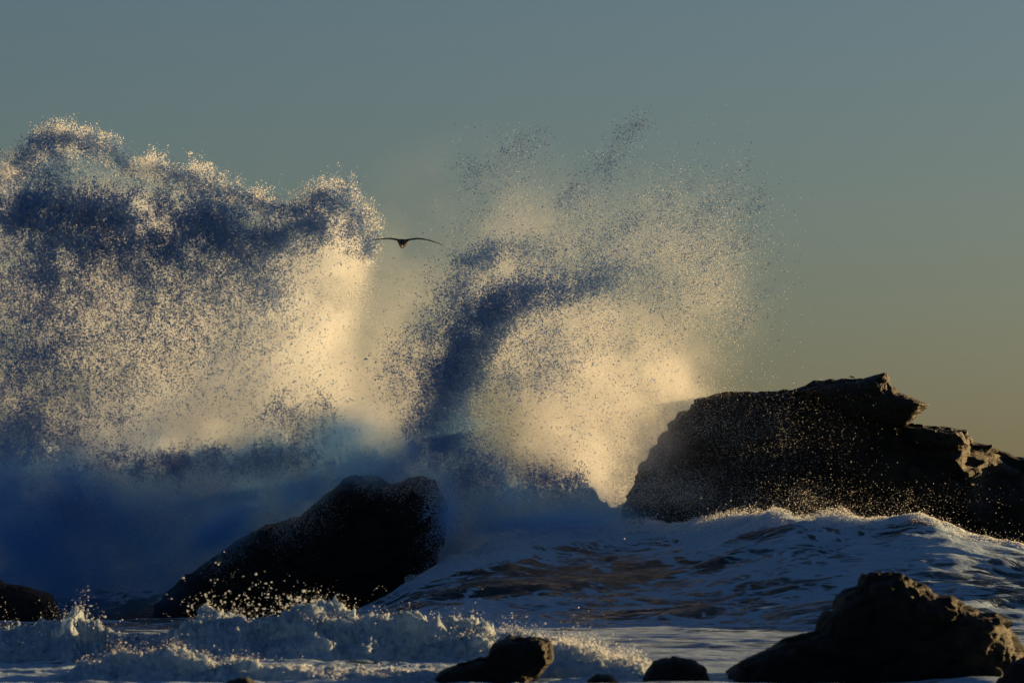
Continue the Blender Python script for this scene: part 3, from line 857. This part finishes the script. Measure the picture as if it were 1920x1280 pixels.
# ------------------------------------------------------------------ foam
def foam_bank(name, crest, Y, wid, label, ns=520, nt=60, amp=0.16, seed=0):
    """A tumbling bank of foam: CREST gives photo (column, row of its top) at distance Y; WID its half depth."""
    c = np.array(crest, float)
    X, _, Z = W(c[:, 0], c[:, 1], Y)
    xs = np.linspace(X[0], X[-1], ns)
    H = np.maximum(np.interp(xs, X, Z), 0.0)
    H = H * (1 + 0.28 * fbm(xs * 1.3, 0 * xs + seed, 0 * xs, 4, 0.6))
    H = H * sstep(0, 0.06, np.linspace(0, 1, ns)) * sstep(0, 0.06, 1 - np.linspace(0, 1, ns))
    a = np.linspace(0.0, PI, nt)
    XX = np.repeat(xs[None], nt, 0)
    yy = -np.cos(a)
    YY = Y + yy[:, None] * wid * (0.8 + 0.4 * fbm(xs * 0.7, 0 * xs + seed + 9, 0 * xs, 3))[None] + 0.35 * np.sin(xs * 1.1 + seed)[None]
    ZZ = H[None] * (np.sin(a) ** 1.25)[:, None] - 0.05
    lean = XX - 0.5 * ZZ                        # tongues of foam leaning with the wave
    n = fbm(lean * 1.3, YY * 2.2, ZZ * 2.6 + seed, 4)
    bil = np.abs(fbm(lean * 2.6, YY * 4.5, ZZ * 5.5 + seed, 5, 0.62))
    d = amp * (1.7 * n + 2.0 * (0.35 - bil) + 0.5 * (0.4 - np.abs(fbm(XX * 9, YY * 9, ZZ * 9 + seed, 4, 0.7))) + 0.15 * noise3(XX * 26, YY * 26, ZZ * 26))
    env = np.sin(a)[:, None] ** 0.5 * np.clip(H / 0.25, 0.15, 1)[None]
    ny = yy[:, None] * 0.7
    ZZ = ZZ + d * env * np.sin(a)[:, None]
    YY = YY + d * env * ny
    XX = XX + 0.07 * env * noise3(XX * 6, YY * 6 + 40, ZZ * 6)
    me = np_mesh(name, np.stack([XX, YY, ZZ], -1).reshape(-1, 3), grid_faces(ns, nt))
    o = link(name, me, M_FOAM)
    tag(o, label, 'foam', None, 'stuff')
    # flecks thrown off its top
    k0 = 1000
    rep_ = np.clip(rng.lognormal(2.2, 0.9, k0), 1, 90).astype(int)
    i = np.repeat(rng.integers(0, ns, k0), rep_); j = np.repeat(rng.integers(int(nt * 0.3), int(nt * 0.62), k0), rep_)
    k = len(i)
    p = np.stack([XX[j, i], YY[j, i], ZZ[j, i]], -1)
    up = rng.exponential(0.06, k) * np.clip(H[i] / 0.4, 0.1, 1) * (1 + 1.5 * (fbm(xs[i] * 1.5, 0 * xs[i] + 3 * seed, 0 * xs[i], 3) > 0.35))
    p = p + rng.normal(size=(k, 3)) * 0.03 + np.stack([rng.normal(size=k) * 0.3 * up, rng.normal(size=k) * 0.3 * up, up], -1)
    fl = np_mesh('foam_fleck', flakes(p, 0.003 + 0.011 * rng.random(k) ** 2), np.arange(3 * k, dtype=np.int32).reshape(-1, 3), False)
    f = link('foam_fleck', fl, M_FINE, o)
    f['kind'] = 'stuff'
    return o


foam_bank('foam', [(-120, 1190), (0, 1186), (60, 1190), (110, 1180), (150, 1160), (185, 1180), (220, 1200), (300, 1190), (360, 1172), (400, 1160), (440, 1150), (490, 1156), (560, 1160), (610, 1154), (660, 1165), (720, 1178),
                   (800, 1182), (880, 1186), (960, 1192), (1040, 1208), (1100, 1228), (1200, 1242), (1260, 1262)], 80.0, 2.7, 'long tumbling bank of sunlit white foam across the left foreground', 760, 84, 0.15, 1)
foam_bank('foam', [(60, 1278), (150, 1250), (210, 1238), (270, 1226), (310, 1220), (360, 1232), (430, 1240), (520, 1246), (600, 1255), (700, 1258), (800, 1262), (900, 1275)], 69.8, 1.9, 'low ridge of foam nearest the bottom edge, in front of the long bank', 560, 72, 0.12, 2)
foam_bank('foam', [(990, 1262), (1030, 1212), (1060, 1216), (1100, 1228), (1150, 1230), (1200, 1240), (1230, 1262), (1260, 1290)], 71.0, 1.2, 'clump of foam piled behind the black wedge of rock', 260, 50, 0.09, 3)

# broken white water along the crest of the swell
def crest_foam():
    n = 75000
    x = rng.uniform(W(760, 0, YC)[0], W(1960, 0, YC)[0], n)
    yc = YC + 1.3 * np.sin(x * 0.23 + 1.1) + 0.7 * np.sin(x * 0.61)
    dens = 0.5 + 0.5 * sstep(8.8, 6.5, x)
    keep = rng.random(n) < dens
    x, yc = x[keep], yc[keep]
    n = len(x)
    down = np.minimum(rng.exponential(0.30, n), 0.9) * (0.25 + 0.75 * sstep(8.6, 6.0, x)) * (1 + 0.8 * sstep(2, -1.5, x))
    y = yc - down + rng.normal(size=n) * 0.25
    z, _ = sea_height(x, y)
    lift = 0.20 * np.clip(fbm(x * 1.6, y * 1.6, 0 * x, 4, 0.6) + 0.25, 0, 1.4) * np.exp(-np.maximum(down, 0) / 1.4) * (0.3 + 0.7 * sstep(9, 6.5, x))
    p = np.stack([x, y, z + rng.random(n) ** 0.7 * lift + 0.01], -1)
    p[:, 2] += (rng.random(n) < 0.08) * rng.exponential(0.10, n)
    s = 0.005 + 0.013 * rng.random(n) ** 2
    me = np_mesh('foam', flakes(p, s), np.arange(3 * n, dtype=np.int32).reshape(-1, 3), False)
    o = link('foam', me, M_FINE)
    tag(o, 'broken white water tumbling along the crest of the wave before the headland', 'foam', None, 'stuff')


crest_foam()


def churned_foam():
    n = 150000
    x = np.where(rng.random(n) < 0.5, rng.uniform(-3.5, 3.6, n), rng.uniform(-14.0, -3.5, n))
    y = rng.uniform(119.0, 125.2, n)
    z, _ = sea_height(x, y)
    g = fbm(x * 1.3, y * 1.3, 0 * x + 3, 4, 0.65)
    keep = (rng.random(n) < np.clip(g + 0.45, 0, 1)) & (z > 0.35)
    x, y, z, g = x[keep], y[keep], z[keep], g[keep]
    n = len(x)
    up = rng.exponential(0.10, n) * np.clip(0.6 + g, 0.1, 2) + (rng.random(n) < 0.12) * rng.exponential(0.25, n)
    p = np.stack([x - 0.3 * up, y - 0.4 * up, z + up], -1)
    me = np_mesh('foam', flakes(p, 0.008 + 0.022 * rng.random(n) ** 2), np.arange(3 * n, dtype=np.int32).reshape(-1, 3), False)
    o = link('foam', me, M_FINE)
    tag(o, 'churned blue white water boiling up behind the large black rock, below the two bursts', 'foam', None, 'stuff')


churned_foam()


# bright drops flung up by the foreground foam
def drops(name, blobs, n, size, label):
    p = clusters(blob_points(blobs, n // 4), 3.2, 0.035, 1.3)
    n = len(p)
    ico = bpy.data.meshes.new('d')
    phi = (1 + 5 ** 0.5) / 2
    v = np.array([(-1, phi, 0), (1, phi, 0), (-1, -phi, 0), (1, -phi, 0), (0, -1, phi), (0, 1, phi), (0, -1, -phi), (0, 1, -phi), (phi, 0, -1), (phi, 0, 1), (-phi, 0, -1), (-phi, 0, 1)]) / 1.902
    f = np.array([(0, 11, 5), (0, 5, 1), (0, 1, 7), (0, 7, 10), (0, 10, 11), (1, 5, 9), (5, 11, 4), (11, 10, 2), (10, 7, 6), (7, 1, 8), (3, 9, 4), (3, 4, 2), (3, 2, 6), (3, 6, 8), (3, 8, 9), (4, 9, 5), (2, 4, 11), (6, 2, 10), (8, 6, 7), (9, 8, 1)])
    s = size * (0.35 + 1.5 * rng.random(n) ** 4)
    co = p[:, None, :] + v[None] * s[:, None, None] * (1 + 0.6 * rng.random((n, 1, 1)) * rng.normal(size=(n, 1, 3))).clip(0.5, 2.2)
    fc = f[None] + (np.arange(n) * 12)[:, None, None]
    me = np_mesh(name, co.reshape(-1, 3), fc.reshape(-1, 3))
    o = link(name, me, M_FINE)
    tag(o, label, 'droplets', None, 'stuff')


drops('water_droplets', [(420, 1120, 90, 70, 0, 82, 0.8, 0.6), (520, 1130, 120, 50, 0, 82, 0.8, 1), (460, 1150, 160, 30, 0, 81, 0.8, 1), (590, 1140, 90, 40, 0, 82, 0.8, 1)], 900, 0.0125, 'bright out-of-focus drops flung up before the large black rock')
drops('water_droplets', [(155, 1140, 30, 60, 0, 82, 0.4, 1), (160, 1165, 30, 26, 0, 81, 0.4, 1.5)], 300, 0.010, 'small spurt of bright drops above the foam at the left')
drops('water_droplets', [(960, 1180, 80, 26, 0, 78, 0.6, 1), (1180, 1225, 60, 20, 0, 73, 0.6, 0.6)], 320, 0.010, 'bright drops splashing up behind the black wedge of rock')

# ------------------------------------------------------------------ birds
def bird(name, centre, span, droop_l, droop_r, label, fold=1.0):
    """A gliding seabird flying towards the viewer; the skin is one loft from wing tip to wing tip."""
    nx, nl = 61, 20
    side = np.sin(np.linspace(-PI / 2, PI / 2, nx))
    s = np.sign(side) * np.abs(side) ** 1.0
    rings = []
    th = np.linspace(0, 2 * PI, nl, endpoint=False)
    for q in s:
        x = q * span / 2 * (fold if q < 0 else 1.0)
        a = abs(q)
        chord = span * 0.135 * (1 - a ** 2.2) ** 0.7 * (1 + 0.1 * math.sin(a * 5)) + 0.012 * span
        thick = 0.014 * span * (1 - 0.75 * a)
        dr = droop_l if q < 0 else droop_r
        z = span * (0.034 * math.sin(min(a, 0.5) / 0.5 * PI * 0.5) - dr * max(a - 0.35, 0) ** 1.6)
        y0 = span * (0.02 + 0.10 * max(a - 0.45, 0))
        bw = 0.125
        m = max(0.0, 1 - (a / bw) ** 2) ** 0.5        # share of the body in this slice
        bl, bh = 0.25 * span, 0.056 * span
        yy = np.cos(th) * (chord / 2 * (1 - m) + bl * m)
        taper = 1 - 0.35 * np.cos(th) * m
        zz = np.sin(th) * (thick * (1 - m) + bh * m * taper)
        # a head in front (towards -Y), dropped slightly
        head = np.exp(-((th - PI) / 0.5) ** 2) * m
        rings.append(np.stack([np.full(nl, x), y0 + yy, z * (1 - m) - 0.035 * span * m - 0.03 * span * head + zz], -1))
    co = np.array(rings).reshape(-1, 3)
    me = np_mesh('body', co, grid_faces(nl, nx, wrap=True)[:, ::-1])
    e = bpy.data.objects.new(name, None)
    COL.objects.link(e)
    e.location = centre
    tag(e, label, 'bird')
    body = link('body', me, M_BIRD, e)
    sd = body.modifiers.new('smooth', 'SUBSURF'); sd.levels = 1; sd.render_levels = 1
    # beak
    nb = 8
    tb = np.linspace(0, 2 * PI, nb, endpoint=False)
    br = []
    for k, (yy, r) in enumerate(((-0.235, 0.020), (-0.29, 0.014), (-0.335, 0.008), (-0.35, 0.001))):
        br.append(np.stack([np.cos(tb) * r * span, np.full(nb, yy * span), (-0.068 - 0.025 * k / 3) * span + np.sin(tb) * r * span], -1))
    bm = np_mesh('beak', np.array(br).reshape(-1, 3), grid_faces(nb, 4, wrap=True)[:, ::-1])
    link('beak', bm, M_BEAK, e)
    # tail fan
    ta = np.linspace(-0.4, 0.4, 7)
    v = []
    for zz in (0.006, -0.006):
        for rr in (0.2, 0.36):
            for a in ta:
                v.append((math.sin(a) * rr * span * 0.3, 0.08 * span + math.cos(a) * rr * span, (-0.03 + zz) * span))
    v = np.array(v)
    f = []
    for b0 in (0, 14):
        for i in range(6):
            q = (b0 + i, b0 + i + 1, b0 + 7 + i + 1, b0 + 7 + i)
            f.append(q if b0 else q[::-1])
    for i in range(6):
        f.append((7 + i, 7 + i + 1, 21 + i + 1, 21 + i))
    link('tail', np_mesh('tail', v, np.array(f)), M_BIRD, e)
    return e


bird('bird', WV(754, 452, 119.0), 1.90, 0.03, 0.15, 'dark seabird gliding with wings spread wide between the two bursts of spray', 0.74)
b2 = bird('bird', WV(1598, 706, 190.0), 0.42, 0.3, 0.3, 'tiny dark bird flying low just over the ridge of the headland')
b2.rotation_euler = (0, 0.2, 0.9)
